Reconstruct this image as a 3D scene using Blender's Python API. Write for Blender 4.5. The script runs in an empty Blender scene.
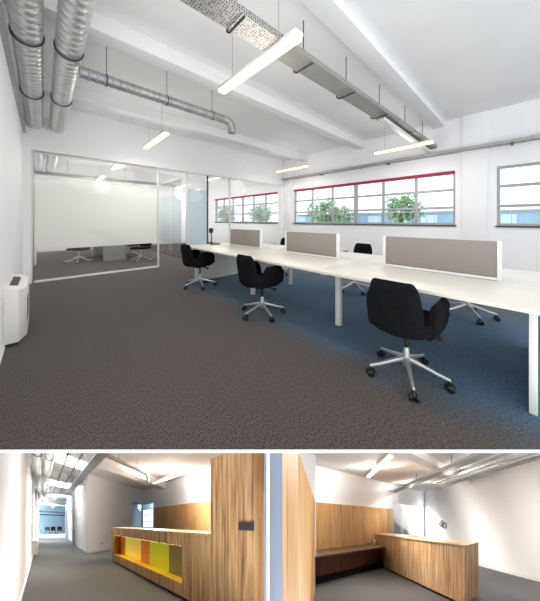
# Office interior.  The photograph is a collage of three pictures: an open-plan office on top and two pictures
# of a reception below.  The office is built at true size around the camera; the two reception rooms stand on a
# lower level under the edge of the office floor, each sheared and depth-stretched about the camera (their floors fall away from the
# viewer), as real walls, ceilings, furniture and lamps, some lamps added for brightness.
import bpy, bmesh, math, random
from mathutils import Vector, Matrix

random.seed(7)
SC = bpy.context.scene
COL = SC.collection
PI = math.pi

# ------------------------------------------------------------------ camera
FPX, PPX, PPY, CAMH = 242.0, 270.0, 220.0, 1.25
TH = math.radians(43.2)
RV = Vector((math.cos(TH), -math.sin(TH), 0))
FV = Vector((math.sin(TH), math.cos(TH), 0))
UP = Vector((0, 0, 1))
CAM = Vector((0, 0, CAMH))


def sheared_room(theta, f, ppx, ppy, h, s):  # shears, depth-stretches and scales the room about the camera to fit its picture
    """Sheared, depth-stretched axes of a lower room: local (x, y, z above its floor) -> place in the scene."""
    t = math.radians(theta)
    ct, st = math.cos(t), math.sin(t)
    ex = (RV * (ct + st * (ppx - PPX) / f) + UP * (-st * (ppy - PPY) / f) + FV * (st * FPX / f)) * s
    ey = (RV * (-st + ct * (ppx - PPX) / f) + UP * (-ct * (ppy - PPY) / f) + FV * (ct * FPX / f)) * s
    ez = UP * s
    o = CAM - ez * h
    return lambda p: o + ex * p[0] + ey * p[1] + ez * p[2]


LOBBY = sheared_room(41.5, 103.0, 133.0, 523.0, 1.3, 1.0)
DESKR = sheared_room(37.7, 111.3, 404.0, 523.0, 1.5, 1.3)

# ------------------------------------------------------------------ materials
MATS = {}


def rgb(r, g, b):
    def l(c):
        c /= 255.0
        return c / 12.92 if c <= 0.04045 else ((c + 0.055) / 1.055) ** 2.4
    return (l(r), l(g), l(b), 1.0)


def mat(name, col, rough=0.6, metal=0.0, emit=None, estr=0.0, spec=0.5, noise=0.0, nscale=8.0, bump=0.0, bscale=60.0):
    if name in MATS:
        return MATS[name]
    m = bpy.data.materials.new(name)
    m.use_nodes = True
    nt = m.node_tree
    b = nt.nodes['Principled BSDF']
    b.inputs['Base Color'].default_value = col
    b.inputs['Roughness'].default_value = rough
    b.inputs['Metallic'].default_value = metal
    b.inputs['Specular IOR Level'].default_value = spec
    if emit:
        b.inputs['Emission Color'].default_value = emit
        b.inputs['Emission Strength'].default_value = estr
    if noise or bump:
        at = nt.nodes.new('ShaderNodeAttribute')
        at.attribute_name = 'rest'
    if noise:
        n = nt.nodes.new('ShaderNodeTexNoise')
        n.inputs['Scale'].default_value = nscale
        n.inputs['Detail'].default_value = 4
        nt.links.new(at.outputs['Vector'], n.inputs['Vector'])
        r = nt.nodes.new('ShaderNodeValToRGB')
        r.color_ramp.elements[0].position = 0.3
        r.color_ramp.elements[1].position = 0.7
        r.color_ramp.elements[0].color = tuple(c * (1 - noise) for c in col[:3]) + (1,)
        r.color_ramp.elements[1].color = tuple(min(1, c * (1 + noise)) for c in col[:3]) + (1,)
        nt.links.new(n.outputs['Fac'], r.inputs['Fac'])
        nt.links.new(r.outputs['Color'], b.inputs['Base Color'])
    if bump:
        n2 = nt.nodes.new('ShaderNodeTexNoise')
        n2.inputs['Scale'].default_value = bscale
        nt.links.new(at.outputs['Vector'], n2.inputs['Vector'])
        bp = nt.nodes.new('ShaderNodeBump')
        bp.inputs['Strength'].default_value = bump
        bp.inputs['Distance'].default_value = 0.01
        nt.links.new(n2.outputs['Fac'], bp.inputs['Height'])
        nt.links.new(bp.outputs['Normal'], b.inputs['Normal'])
    MATS[name] = m
    return m


def mat_wood(name, c1, c2, c3, board=0.0, along='x'):
    """Vertical-grain veneer; stripes across the board width, stretched along z."""
    m = bpy.data.materials.new(name)
    m.use_nodes = True
    nt = m.node_tree
    N = nt.nodes
    L = nt.links
    b = N['Principled BSDF']
    b.inputs['Roughness'].default_value = 0.45
    b.inputs['Specular IOR Level'].default_value = 0.35
    at = N.new('ShaderNodeAttribute')
    at.attribute_name = 'rest'
    mp = N.new('ShaderNodeMapping')
    mp.inputs['Scale'].default_value = (1, 1, 0.02)
    L.new(at.outputs['Vector'], mp.inputs['Vector'])
    n1 = N.new('ShaderNodeTexNoise')
    n1.inputs['Scale'].default_value = 38
    n1.inputs['Detail'].default_value = 5
    n1.inputs['Roughness'].default_value = 0.6
    n2 = N.new('ShaderNodeTexNoise')
    n2.inputs['Scale'].default_value = 85
    n2.inputs['Detail'].default_value = 3
    L.new(mp.outputs['Vector'], n1.inputs['Vector'])
    L.new(mp.outputs['Vector'], n2.inputs['Vector'])
    mx = N.new('ShaderNodeMath')
    mx.operation = 'MULTIPLY_ADD'
    mx.inputs[1].default_value = 0.45
    L.new(n2.outputs['Fac'], mx.inputs[0])
    mm = N.new('ShaderNodeMath')
    mm.operation = 'MULTIPLY'
    mm.inputs[1].default_value = 0.55
    L.new(n1.outputs['Fac'], mm.inputs[0])
    L.new(mm.outputs[0], mx.inputs[2])
    r = N.new('ShaderNodeValToRGB')
    e = r.color_ramp.elements
    e[0].position, e[0].color = 0.39, c1
    e[1].position, e[1].color = 0.61, c3
    q = e.new(0.5)
    q.color = c2
    L.new(mx.outputs[0], r.inputs['Fac'])
    L.new(r.outputs['Color'], b.inputs['Base Color'])
    MATS[name] = m
    return m


def mat_carpet(name, base, dark, blue=None):
    m = bpy.data.materials.new(name)
    m.use_nodes = True
    nt = m.node_tree
    N = nt.nodes
    L = nt.links
    b = N['Principled BSDF']
    b.inputs['Roughness'].default_value = 0.95
    b.inputs['Specular IOR Level'].default_value = 0.2
    b.inputs['Sheen Weight'].default_value = 0.2
    b.inputs['Sheen Roughness'].default_value = 0.4
    at = N.new('ShaderNodeAttribute')
    at.attribute_name = 'rest'
    mp = N.new('ShaderNodeMapping')
    mp.inputs['Scale'].default_value = (1.0, 0.45, 1)
    L.new(at.outputs['Vector'], mp.inputs['Vector'])
    n = N.new('ShaderNodeTexNoise')
    n.inputs['Scale'].default_value = 135
    n.inputs['Detail'].default_value = 3
    L.new(mp.outputs['Vector'], n.inputs['Vector'])
    v = N.new('ShaderNodeTexNoise')
    v.inputs['Scale'].default_value = 280
    v.inputs['Detail'].default_value = 1
    L.new(at.outputs['Vector'], v.inputs['Vector'])
    ad = N.new('ShaderNodeMath')
    ad.operation = 'ADD'
    L.new(n.outputs['Fac'], ad.inputs[0])
    L.new(v.outputs['Fac'], ad.inputs[1])
    mr = N.new('ShaderNodeMapRange')
    mr.inputs['From Min'].default_value = 0.8
    mr.inputs['From Max'].default_value = 1.2
    L.new(ad.outputs[0], mr.inputs['Value'])
    c0 = N.new('ShaderNodeMix')
    c0.data_type = 'RGBA'
    c0.inputs['A'].default_value = dark
    c0.inputs['B'].default_value = base
    L.new(mr.outputs['Result'], c0.inputs['Factor'])
    out = c0.outputs['Result']
    if blue:
        c1 = N.new('ShaderNodeMix')
        c1.data_type = 'RGBA'
        c1.inputs['A'].default_value = blue[1]
        c1.inputs['B'].default_value = blue[0]
        L.new(mr.outputs['Result'], c1.inputs['Factor'])
        sx = N.new('ShaderNodeSeparateXYZ')
        L.new(at.outputs['Vector'], sx.inputs['Vector'])
        w = N.new('ShaderNodeTexNoise')
        w.inputs['Scale'].default_value = 2.2
        L.new(at.outputs['Vector'], w.inputs['Vector'])
        wob = N.new('ShaderNodeMath')
        wob.operation = 'MULTIPLY_ADD'
        wob.inputs[1].default_value = 0.5
        L.new(w.outputs['Fac'], wob.inputs[0])
        L.new(sx.outputs['X'], wob.inputs[2])
        s1 = N.new('ShaderNodeMapRange')
        s1.interpolation_type = 'SMOOTHSTEP'
        s1.inputs['From Min'].default_value = 2.0
        s1.inputs['From Max'].default_value = 2.75
        L.new(wob.outputs[0], s1.inputs['Value'])
        s2 = N.new('ShaderNodeMapRange')
        s2.interpolation_type = 'SMOOTHSTEP'
        s2.inputs['From Min'].default_value = 5.4
        s2.inputs['From Max'].default_value = 3.6
        L.new(sx.outputs['X'], s2.inputs['Value'])
        s3 = N.new('ShaderNodeMapRange')
        s3.interpolation_type = 'SMOOTHSTEP'
        s3.inputs['From Min'].default_value = 5.2
        s3.inputs['From Max'].default_value = 4.4
        L.new(sx.outputs['Y'], s3.inputs['Value'])
        m1 = N.new('ShaderNodeMath')
        m1.operation = 'MULTIPLY'
        L.new(s1.outputs['Result'], m1.inputs[0])
        L.new(s2.outputs['Result'], m1.inputs[1])
        m2 = N.new('ShaderNodeMath')
        m2.operation = 'MULTIPLY'
        L.new(m1.outputs[0], m2.inputs[0])
        L.new(s3.outputs['Result'], m2.inputs[1])
        cm = N.new('ShaderNodeMix')
        cm.data_type = 'RGBA'
        L.new(m2.outputs[0], cm.inputs['Factor'])
        L.new(c0.outputs['Result'], cm.inputs['A'])
        L.new(c1.outputs['Result'], cm.inputs['B'])
        out = cm.outputs['Result']
    L.new(out, b.inputs['Base Color'])
    bp = N.new('ShaderNodeBump')
    bp.inputs['Strength'].default_value = 0.5
    bp.inputs['Distance'].default_value = 0.008
    L.new(ad.outputs[0], bp.inputs['Height'])
    L.new(bp.outputs['Normal'], b.inputs['Normal'])
    MATS[name] = m
    return m


def mat_glass(name, tint=(0.985, 0.992, 0.99, 1), refl=0.06):
    m = bpy.data.materials.new(name)
    m.use_nodes = True
    nt = m.node_tree
    N = nt.nodes
    L = nt.links
    N.remove(N['Principled BSDF'])
    t = N.new('ShaderNodeBsdfTransparent')
    t.inputs['Color'].default_value = tint
    g = N.new('ShaderNodeBsdfGlossy')
    g.inputs['Roughness'].default_value = 0.02
    fr = N.new('ShaderNodeFresnel')
    fr.inputs['IOR'].default_value = 1.35
    mu = N.new('ShaderNodeMath')
    mu.operation = 'MULTIPLY'
    mu.inputs[1].default_value = refl / 0.06 * 0.55
    L.new(fr.outputs['Fac'], mu.inputs[0])
    mx = N.new('ShaderNodeMixShader')
    L.new(mu.outputs[0], mx.inputs['Fac'])
    L.new(t.outputs[0], mx.inputs[1])
    L.new(g.outputs[0], mx.inputs[2])
    L.new(mx.outputs[0], N['Material Output'].inputs['Surface'])
    MATS[name] = m
    return m


def mat_film(name, col, z0=None, z1=None, alpha=0.9):
    """Frosted adhesive film; optionally fading out between heights z0 and z1."""
    m = bpy.data.materials.new(name)
    m.use_nodes = True
    nt = m.node_tree
    N = nt.nodes
    L = nt.links
    N.remove(N['Principled BSDF'])
    d = N.new('ShaderNodeBsdfDiffuse')
    d.inputs['Color'].default_value = col
    tl = N.new('ShaderNodeBsdfTranslucent')
    tl.inputs['Color'].default_value = col
    a = N.new('ShaderNodeMixShader')
    a.inputs['Fac'].default_value = 0.45
    L.new(d.outputs[0], a.inputs[1])
    L.new(tl.outputs[0], a.inputs[2])
    t = N.new('ShaderNodeBsdfTransparent')
    mx = N.new('ShaderNodeMixShader')
    mx.inputs['Fac'].default_value = alpha
    L.new(t.outputs[0], mx.inputs[1])
    L.new(a.outputs[0], mx.inputs[2])
    if z0 is not None:
        at = N.new('ShaderNodeAttribute')
        at.attribute_name = 'rest'
        sx = N.new('ShaderNodeSeparateXYZ')
        L.new(at.outputs['Vector'], sx.inputs['Vector'])
        mr = N.new('ShaderNodeMapRange')
        mr.inputs['From Min'].default_value = z0
        mr.inputs['From Max'].default_value = z1
        mr.inputs['To Min'].default_value = alpha
        mr.inputs['To Max'].default_value = 0.0
        L.new(sx.outputs['Z'], mr.inputs['Value'])
        L.new(mr.outputs['Result'], mx.inputs['Fac'])
    L.new(mx.outputs[0], N['Material Output'].inputs['Surface'])
    MATS[name] = m
    return m


def mat_perf(name, col, hole):
    """Perforated galvanised steel: rows of punched dots."""
    m = bpy.data.materials.new(name)
    m.use_nodes = True
    nt = m.node_tree
    N = nt.nodes
    L = nt.links
    b = N['Principled BSDF']
    b.inputs['Roughness'].default_value = 0.45
    b.inputs['Metallic'].default_value = 0.3
    at = N.new('ShaderNodeAttribute')
    at.attribute_name = 'rest'
    v = N.new('ShaderNodeTexVoronoi')
    v.inputs['Scale'].default_value = 42
    v.inputs['Randomness'].default_value = 0.35
    L.new(at.outputs['Vector'], v.inputs['Vector'])
    r = N.new('ShaderNodeValToRGB')
    r.color_ramp.elements[0].position = 0.28
    r.color_ramp.elements[0].color = hole
    r.color_ramp.elements[1].position = 0.36
    r.color_ramp.elements[1].color = col
    L.new(v.outputs['Distance'], r.inputs['Fac'])
    L.new(r.outputs['Color'], b.inputs['Base Color'])
    MATS[name] = m
    return m


WALL = mat('wall_paint', rgb(243, 243, 245), 0.75, spec=0.2, noise=0.012, nscale=1.5)
CEIL = mat('ceiling_paint', rgb(242, 242, 243), 0.8, spec=0.2, noise=0.03, nscale=1.2, bump=0.15, bscale=25)
WHITE = mat('white_lacquer', rgb(226, 224, 221), 0.35)
WHITEP = mat('white_plastic', rgb(232, 228, 222), 0.4)
DESKTOP = mat('white_laminate', rgb(214, 208, 198), 0.36, spec=0.45, noise=0.01)
CARPET = mat_carpet('office_carpet', rgb(99, 88, 82), rgb(23, 19, 18), (rgb(80, 122, 150), rgb(14, 42, 68)))
CARPET2 = mat_carpet('lobby_carpet', rgb(90, 91, 90), rgb(52, 52, 53))
CARPET3 = mat_carpet('reception_carpet', rgb(78, 77, 77), rgb(40, 40, 41))
BLACKF = mat('black_fabric', rgb(17, 17, 20), 0.95, spec=0.15, noise=0.25, nscale=40, bump=0.2, bscale=220)
BLACKP = mat('black_plastic', rgb(16, 16, 18), 0.45)
DARK = mat('dark_metal', rgb(60, 60, 62), 0.5, 0.3)
ALU = mat('brushed_aluminium', rgb(205, 205, 203), 0.32, 0.75)
GALV = mat('galvanised_steel', rgb(218, 219, 219), 0.36, 0.7, noise=0.08, nscale=7)
GALVD = mat('dull_steel', rgb(170, 171, 172), 0.45, 0.6, noise=0.12, nscale=9)
PERF = mat_perf('perforated_steel', rgb(176, 174, 170), rgb(52, 50, 48))
CABLE = mat('grey_cable', rgb(150, 148, 145), 0.6)
SCREEN = mat('grey_fabric', rgb(146, 138, 132), 0.95, spec=0.1, noise=0.06, nscale=160, bump=0.1, bscale=300)
GLASS = mat_glass('clear_glass')
WGLASS = mat_glass('window_glass', (0.98, 0.99, 1.0, 1), 0.05)
FILM = mat_film('frosted_film', rgb(248, 247, 244), 1.9, 2.18, 0.93)
FILMB = mat_film('frosted_door_film', rgb(226, 236, 242), None, None, 0.85)
FRAMEW = mat('window_frame_paint', rgb(172, 173, 176), 0.5)
RED = mat('red_blind', rgb(176, 30, 70), 0.7)
SILL = mat('dark_sill', rgb(72, 66, 64), 0.5)
LAMP = mat('warm_tube', rgb(150, 130, 80), 0.5, emit=rgb(255, 230, 168), estr=2.8)
LAMPW = mat('white_tube', rgb(255, 250, 240), 0.5, emit=rgb(255, 248, 232), estr=2.4)
OAKB = mat_wood('zebrano_veneer', rgb(122, 88, 56), rgb(176, 138, 92), rgb(206, 170, 120))
OAKT = mat_wood('zebrano_veneer_golden', rgb(168, 122, 74), rgb(202, 156, 102), rgb(222, 180, 124))
OAKC = mat_wood('zebrano_veneer_pale', rgb(128, 94, 64), rgb(190, 152, 110), rgb(220, 188, 148))
DWOOD = mat('dark_desk_top', rgb(84, 70, 58), 0.35, noise=0.1)
BWOOD = mat_wood('shaded_apron_veneer', rgb(70, 38, 24), rgb(96, 54, 34), rgb(112, 66, 44))  # dark brown carries the shade under the built in desk
KICK = mat('black_plinth', rgb(22, 20, 20), 0.6)
CYEL = mat('yellow_lit_niche', rgb(232, 196, 40), 0.45)  # yellow light on the niche ledge and reveal put into the colour
CCRE = mat('cream_yellow_panel', rgb(226, 214, 96), 0.45)
CORA = mat('orange_panel', rgb(190, 106, 30), 0.45)
CLIM = mat('lime_panel', rgb(190, 206, 40), 0.45)
COLI = mat('olive_panel', rgb(98, 98, 54), 0.5)
SIGN = mat('sign_black', rgb(48, 44, 36), 0.35)
SIGNT = mat('sign_text', rgb(78, 72, 58), 0.4)
BLUEW = mat('daylight_tinted_paint', rgb(216, 234, 245), 0.7, spec=0.2)  # blue cast of daylight put into the wall and ceiling colour
BLUEG = mat('blue_lit_paint', rgb(138, 146, 166), 0.5, noise=0.06, nscale=5)  # bluish light on the white wall end put into its colour
GREYB = mat('grey_laminate', rgb(178, 176, 170), 0.5, noise=0.05, nscale=20)
LEAF = mat('leaves', rgb(140, 172, 132), 0.7, noise=0.3, nscale=3)
BARK = mat('bark', rgb(110, 98, 84), 0.9, noise=0.2)
FACADE = mat('blue_facade', rgb(150, 190, 215), 0.5, noise=0.08, nscale=0.6)
GROUND = mat('pale_paving', rgb(196, 196, 190), 0.9, noise=0.05)


# ------------------------------------------------------------------ mesh builder
class MB:
    def __init__(self):
        self.v = []
        self.f = []

    def add(self, vs, fs):
        b = len(self.v)
        self.v += [Vector(p) for p in vs]
        self.f += [tuple(b + i for i in q) for q in fs]
        return self

    def box(self, lo, hi):
        x0, y0, z0 = lo
        x1, y1, z1 = hi
        return self.add([(x0, y0, z0), (x1, y0, z0), (x1, y1, z0), (x0, y1, z0), (x0, y0, z1), (x1, y0, z1), (x1, y1, z1), (x0, y1, z1)],
                        [(0, 3, 2, 1), (4, 5, 6, 7), (0, 1, 5, 4), (1, 2, 6, 5), (2, 3, 7, 6), (3, 0, 4, 7)])

    def prism(self, poly, z0, z1):
        """poly: plan points; z0/z1 numbers or lists."""
        n = len(poly)
        a = z0 if isinstance(z0, (list, tuple)) else [z0] * n
        c = z1 if isinstance(z1, (list, tuple)) else [z1] * n
        vs = [(p[0], p[1], a[i]) for i, p in enumerate(poly)] + [(p[0], p[1], c[i]) for i, p in enumerate(poly)]
        fs = [tuple(reversed(range(n))), tuple(range(n, 2 * n))]
        fs += [(i, (i + 1) % n, n + (i + 1) % n, n + i) for i in range(n)]
        return self.add(vs, fs)

    def wall_poly(self, pts, off):
        """pts: 3D polygon, off: thickness vector."""
        n = len(pts)
        o = Vector(off)
        vs = [Vector(p) for p in pts] + [Vector(p) + o for p in pts]
        fs = [tuple(range(n)), tuple(reversed(range(n, 2 * n)))]
        fs += [(i, n + i, n + (i + 1) % n, (i + 1) % n) for i in range(n)]
        return self.add(vs, fs)

    def tube(self, path, r, n=16, cap=True):
        """r: number or list per path point."""
        P = [Vector(p) for p in path]
        rr = r if isinstance(r, (list, tuple)) else [r] * len(P)
        vs, fs = [], []
        prev = None
        for i, p in enumerate(P):
            if i == 0:
                d = P[1] - P[0]
            elif i == len(P) - 1:
                d = P[-1] - P[-2]
            else:
                d = (P[i + 1] - P[i]).normalized() + (P[i] - P[i - 1]).normalized()
            d.normalize()
            if prev is None:
                h = Vector((0, 0, 1)) if abs(d.z) < 0.9 else Vector((1, 0, 0))
                u = d.cross(h).normalized()
            else:
                u = (prev - d * prev.dot(d)).normalized()
            prev = u
            w = d.cross(u)
            for k in range(n):
                a = 2 * PI * k / n
                vs.append(p + (u * math.cos(a) + w * math.sin(a)) * rr[i])
        for i in range(len(P) - 1):
            for k in range(n):
                a, b = i * n + k, i * n + (k + 1) % n
                fs.append((a, b, b + n, a + n))
        if cap:
            fs.append(tuple(reversed(range(n))))
            fs.append(tuple(range((len(P) - 1) * n, len(P) * n)))
        return self.add(vs, fs)

    def duct(self, p0, p1, r, step=0.1, n=28):
        """A spiral-wound duct: ridges every step along its length."""
        p0, p1 = Vector(p0), Vector(p1)
        ln = (p1 - p0).length
        k = max(1, int(ln / step))
        path, rr = [], []
        for i in range(k):
            for q, dr in ((0.0, 0.006), (0.14, 0.006), (0.22, 0.0), (0.92, 0.0)):
                path.append(p0.lerp(p1, (i + q) / k))
                rr.append(r + dr)
        path.append(p1)
        rr.append(r + 0.004)
        return self.tube(path, rr, n)

    def pillow(self, c, half, axis=1, e1=0.5, e2=0.35, nu=10, nv=32, warp=None):
        """Rounded slab: thickness along axis, rounded-rectangle outline in the other two."""
        def sp(x, e):
            return math.copysign(abs(x) ** e, x)
        o = [i for i in range(3) if i != axis]
        vs, fs = [], []
        for i in range(nu + 1):
            et = -PI / 2 + PI * i / nu
            for j in range(nv):
                w = 2 * PI * j / nv
                p = [0, 0, 0]
                p[axis] = half[axis] * sp(math.sin(et), e1)
                k = abs(math.cos(et)) ** e1
                p[o[0]] = half[o[0]] * k * sp(math.cos(w), e2)
                p[o[1]] = half[o[1]] * k * sp(math.sin(w), e2)
                v = Vector(p) + Vector(c)
                vs.append(warp(v) if warp else v)
        for i in range(nu):
            for j in range(nv):
                a, b = i * nv + j, i * nv + (j + 1) % nv
                fs.append((a, b, b + nv, a + nv))
        return self.add(vs, fs)

    def build(self, name, m, parent=None, loc=(0, 0, 0), room=None, bevel=0.0, seg=2, smooth=None, rot=0.0):
        """Link everything collected as ONE mesh object.  room: sheared axes of a lower room (default: true axes)."""
        bm = bmesh.new()
        bv = [bm.verts.new(p) for p in self.v]
        for q in self.f:
            try:
                bm.faces.new([bv[i] for i in q])
            except ValueError:
                pass
        bmesh.ops.remove_doubles(bm, verts=bm.verts, dist=1e-6)
        bmesh.ops.recalc_face_normals(bm, faces=bm.faces)
        if bevel:
            ed = [e for e in bm.edges if len(e.link_faces) == 2 and e.calc_face_angle(0) > 0.5]
            bmesh.ops.bevel(bm, geom=ed, offset=bevel, segments=seg, profile=0.5, affect='EDGES', clamp_overlap=True)
        rest = [v.co.copy() for v in bm.verts]
        base = Vector((0, 0, 0))
        if room:
            lo = Vector([min(p[i] for p in rest) for i in range(3)])
            hi = Vector([max(p[i] for p in rest) for i in range(3)])
            base = room(((lo.x + hi.x) / 2, (lo.y + hi.y) / 2, lo.z)) if parent is None else parent.location.copy()
            for v in bm.verts:
                v.co = room(v.co) - base
        for f in bm.faces:
            f.smooth = smooth is not False
        me = bpy.data.meshes.new(name)
        bm.to_mesh(me)
        bm.free()
        at = me.attributes.new('rest', 'FLOAT_VECTOR', 'POINT')
        at.data.foreach_set('vector', [c for p in rest for c in p])
        me.materials.append(m)
        if smooth is not False:
            try:
                me.set_sharp_from_angle(angle=math.radians(38))
            except Exception:
                pass
        o = bpy.data.objects.new(name, me)
        COL.objects.link(o)
        if parent:
            o.parent = parent
            o.location = (0, 0, 0) if room else loc
        else:
            o.location = base if room else loc
            o.rotation_euler.z = rot
        return o


def tag(o, label=None, cat=None, group=None, kind=None):
    if label:
        o['label'] = label
    if cat:
        o['category'] = cat
    if group:
        o['group'] = group
    if kind:
        o['kind'] = kind
    return o


def thing(name, label, cat, loc=(0, 0, 0), rot=0.0, group=None, room=None):
    o = bpy.data.objects.new(name, None)
    COL.objects.link(o)
    o.empty_display_size = 0.1
    o.location = room(loc) if room else loc
    o.rotation_euler.z = rot
    return tag(o, label, cat, group)


def struct(name, mb, m, label, room=None, bevel=0.0, smooth=None, cat='room'):
    o = mb.build(name, m, room=room, bevel=bevel, smooth=smooth)
    return tag(o, label, cat, kind='structure')


def dup(root, loc, rot, label, group=None):
    r = root.copy()
    COL.objects.link(r)
    r.location = loc
    r.rotation_euler.z = rot
    r['label'] = label
    if group:
        r['group'] = group
    for ch in list(root.children):
        c = ch.copy()
        COL.objects.link(c)
        c.parent = r
        for g in ch.children:
            d = g.copy()
            COL.objects.link(d)
            d.parent = c
    return r


def B(lo, hi):
    return MB().box(lo, hi)


# =================================================================== OFFICE (top picture)
XL, XR, YP, YE, HC = -0.28, 7.0, 6.65, 13.0, 3.6
D0 = CAMH * FPX / 229.6                     # where the floor stops in front of the viewer


def edge(x):
    """y of the floor's front edge at x"""
    l = (x - D0 * FV.x) / RV.x
    return D0 * FV.y + l * RV.y


fl = MB().prism([(XL, edge(XL)), (XR, edge(XR)), (XR, YE), (XL, YE)], -0.012, 0.0)
struct('floor', fl, CARPET, 'dark brown grey office carpet with a blue zone under the desks')
t0, t1 = Vector((XL - 0.3, edge(XL - 0.3), 0)), Vector((XR, edge(XR), 0))
nf = Vector((FV.x, FV.y, 0)) * 0.004
trm = MB().prism([t0 - nf, t1 - nf, t1, t0], -0.0145, 0.0005)
struct('trim_1', trm, WHITE, 'white collage border built as a strip along the front of the office floor')  # collage border below the top picture, added as a floor edge strip

def front(x, d):
    return d * FV.y + ((x - d * FV.x) / RV.x) * RV.y


cl = MB().prism([(XL, front(XL, 1.6)), (XR + 0.25, front(XR + 0.25, 1.6)), (XR + 0.25, YE), (XL, YE)], HC, HC + 0.15)
CE = struct('ceiling', cl, CEIL, 'white painted concrete ceiling with shallow beams')
for y, zb in ((1.35, 3.48), (3.32, 3.39), (5.42, 3.39), (8.7, 3.39), (10.8, 3.39)):
    B((XL, y, zb), (XR, y + 0.24, HC)).build('beam', CEIL, CE, bevel=0.012)
struct('wall_left', B((XL - 0.2, 1.6, 0), (XL, YE, HC)), WALL, 'plain white wall beside the ducts')
struct('wall_back', B((XL, YE, 0), (XR + 0.25, YE + 0.2, HC)), WALL, 'white wall at the far end behind the glass')


def wy(px, x=XR):
    a = (px - PPX) / FPX
    return x * (FV.y + a * RV.y) / (FV.x + a * RV.x)


W = [(-4.55, 0.45), (wy(455.3), wy(293.6)), (6.98, 11.95)]
SZ, HZ = 1.13, 2.38
ww = MB().box((XR, -5.0, 0), (XR + 0.22, YE, SZ)).box((XR, -5.0, HZ), (XR + 0.22, YE, HC))
ys = [-5.0] + [y for w in W for y in w] + [YE]
for a, b in zip(ys[0::2], ys[1::2]):
    ww.box((XR, a, SZ), (XR + 0.22, b, HZ))
WR = struct('wall_right', ww, WALL, 'white wall holding the long strip windows')
B((XR - 0.05, 0.60, 0), (XR, 1.02, HC)).build('pilaster', WALL, WR, bevel=0.006)
B((XR - 0.05, 6.25, 0), (XR, 6.62, HC)).build('pilaster', WALL, WR, bevel=0.006)


def window(i, y0, y1, bays, label, blind=True):
    x = XR + 0.06
    w = struct('window_%d' % i, B((x, y0, SZ), (x + 0.05, y0 + 0.05, HZ)).box((x, y1 - 0.05, SZ), (x + 0.05, y1, HZ))
               .box((x, y0 + 0.05, SZ), (x + 0.05, y1 - 0.05, SZ + 0.05)).box((x, y0 + 0.05, HZ - 0.05), (x + 0.05, y1 - 0.05, HZ)), FRAMEW, label, cat='window')
    for k in range(1, bays):
        y = y0 + (y1 - y0) * k / bays
        t = 0.06 if k == bays // 2 else 0.034
        B((x - 0.005, y - t, SZ), (x + 0.05, y + t, HZ)).build('mullion', FRAMEW, w, bevel=0.004)
    for z in (1.545, 1.965):
        B((x - 0.008, y0, z - 0.03), (x + 0.045, y1, z + 0.03)).build('rail', FRAMEW, w, bevel=0.004)
    B((x + 0.02, y0, SZ), (x + 0.026, y1, HZ)).build('pane', WGLASS, w)
    B((XR - 0.035, y0 - 0.02, SZ - 0.03), (XR + 0.07, y1 + 0.02, SZ)).build('window_sill', SILL, w, bevel=0.004)
    if blind:
        h = MB().box((XR - 0.02, y0 + 0.01, HZ - 0.035), (XR + 0.045, y1 - 0.01, HZ + 0.025))
        h.build('roller_blind', RED, w, bevel=0.008)
    return w


window(1, W[1][0], W[1][1], 6, 'long strip window of six bays behind the desks with a red blind')
window(2, W[0][0], W[0][1], 6, 'window running out of frame right of the pilaster without a blind', False)
window(3, W[2][0], W[2][1], 6, 'strip window seen beyond the glass partition with a red blind')

# ---- bulkhead and glass partition
bk = B((XL, YP, 2.63), (XR, YP + 0.16, HC)).box((XL, YP, 0), (-0.165, YP + 0.16, 2.63))
struct('wall_front', bk, WALL, 'white bulkhead above the glass partition')


def xp(px, y=YP):
    a = (px - PPX) / FPX
    return y * (FV.x + a * RV.x) / (FV.y + a * RV.y)


gp = thing('glass_partition', 'white framed glass partition with frosted band closing the meeting room', 'glass wall', (0, YP, 0))
xa, xb, xj = -0.165, xp(160), xp(124.3)
fr = B((xa + 0.035, 0.05, 0), (xb - 0.04, 0.10, 0.04)).box((xa + 0.035, 0.05, 2.585), (xb - 0.04, 0.10, 2.63)).box((xa, 0.05, 0), (xa + 0.035, 0.10, 2.63)).box((xb - 0.04, 0.05, 0), (xb, 0.10, 2.63))
fr.build('frame', WHITE, gp, bevel=0.004)
B((xa + 0.035, 0.07, 0.04), (xj - 0.004, 0.08, 2.585)).build('pane', GLASS, gp)
B((xj + 0.004, 0.07, 0.04), (xb - 0.04, 0.08, 2.585)).build('pane', GLASS, gp)
tag(B((xa + 0.035, 0.0825, 0.645), (xb - 0.04, 0.0835, 2.2)).build('frosted_film', FILM, gp), 'frosted white band')

g2 = thing('glass_screen', 'clear full height glazing with slim posts between meeting room and windows', 'glass wall', (0, YP, 0))
xc, xd, xe = xp(188.2), xp(208.3), xp(231)
for x0, x1 in ((xb, xc - 0.02), (xd + 0.03, xe - 0.02), (xe + 0.02, 6.95)):
    B((x0 + 0.003, 0.07, 0.01), (x1, 0.08, 2.61)).build('pane', GLASS, g2)
B((xb, 0.05, 2.60), (6.95, 0.1, 2.63)).build('head_rail', WHITE, g2)
B((xc - 0.02, 0.04, 0), (xc + 0.02, 0.11, 2.60)).build('post', WHITE, g2, bevel=0.004)
tag(B((xd, 0.04, 0), (xd + 0.025, 0.11, 2.60)).build('post', DARK, g2, bevel=0.004), 'dark grey post')
B((xe - 0.02, 0.04, 0), (xe + 0.02, 0.11, 2.60)).build('post', WHITE, g2, bevel=0.004)

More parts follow.
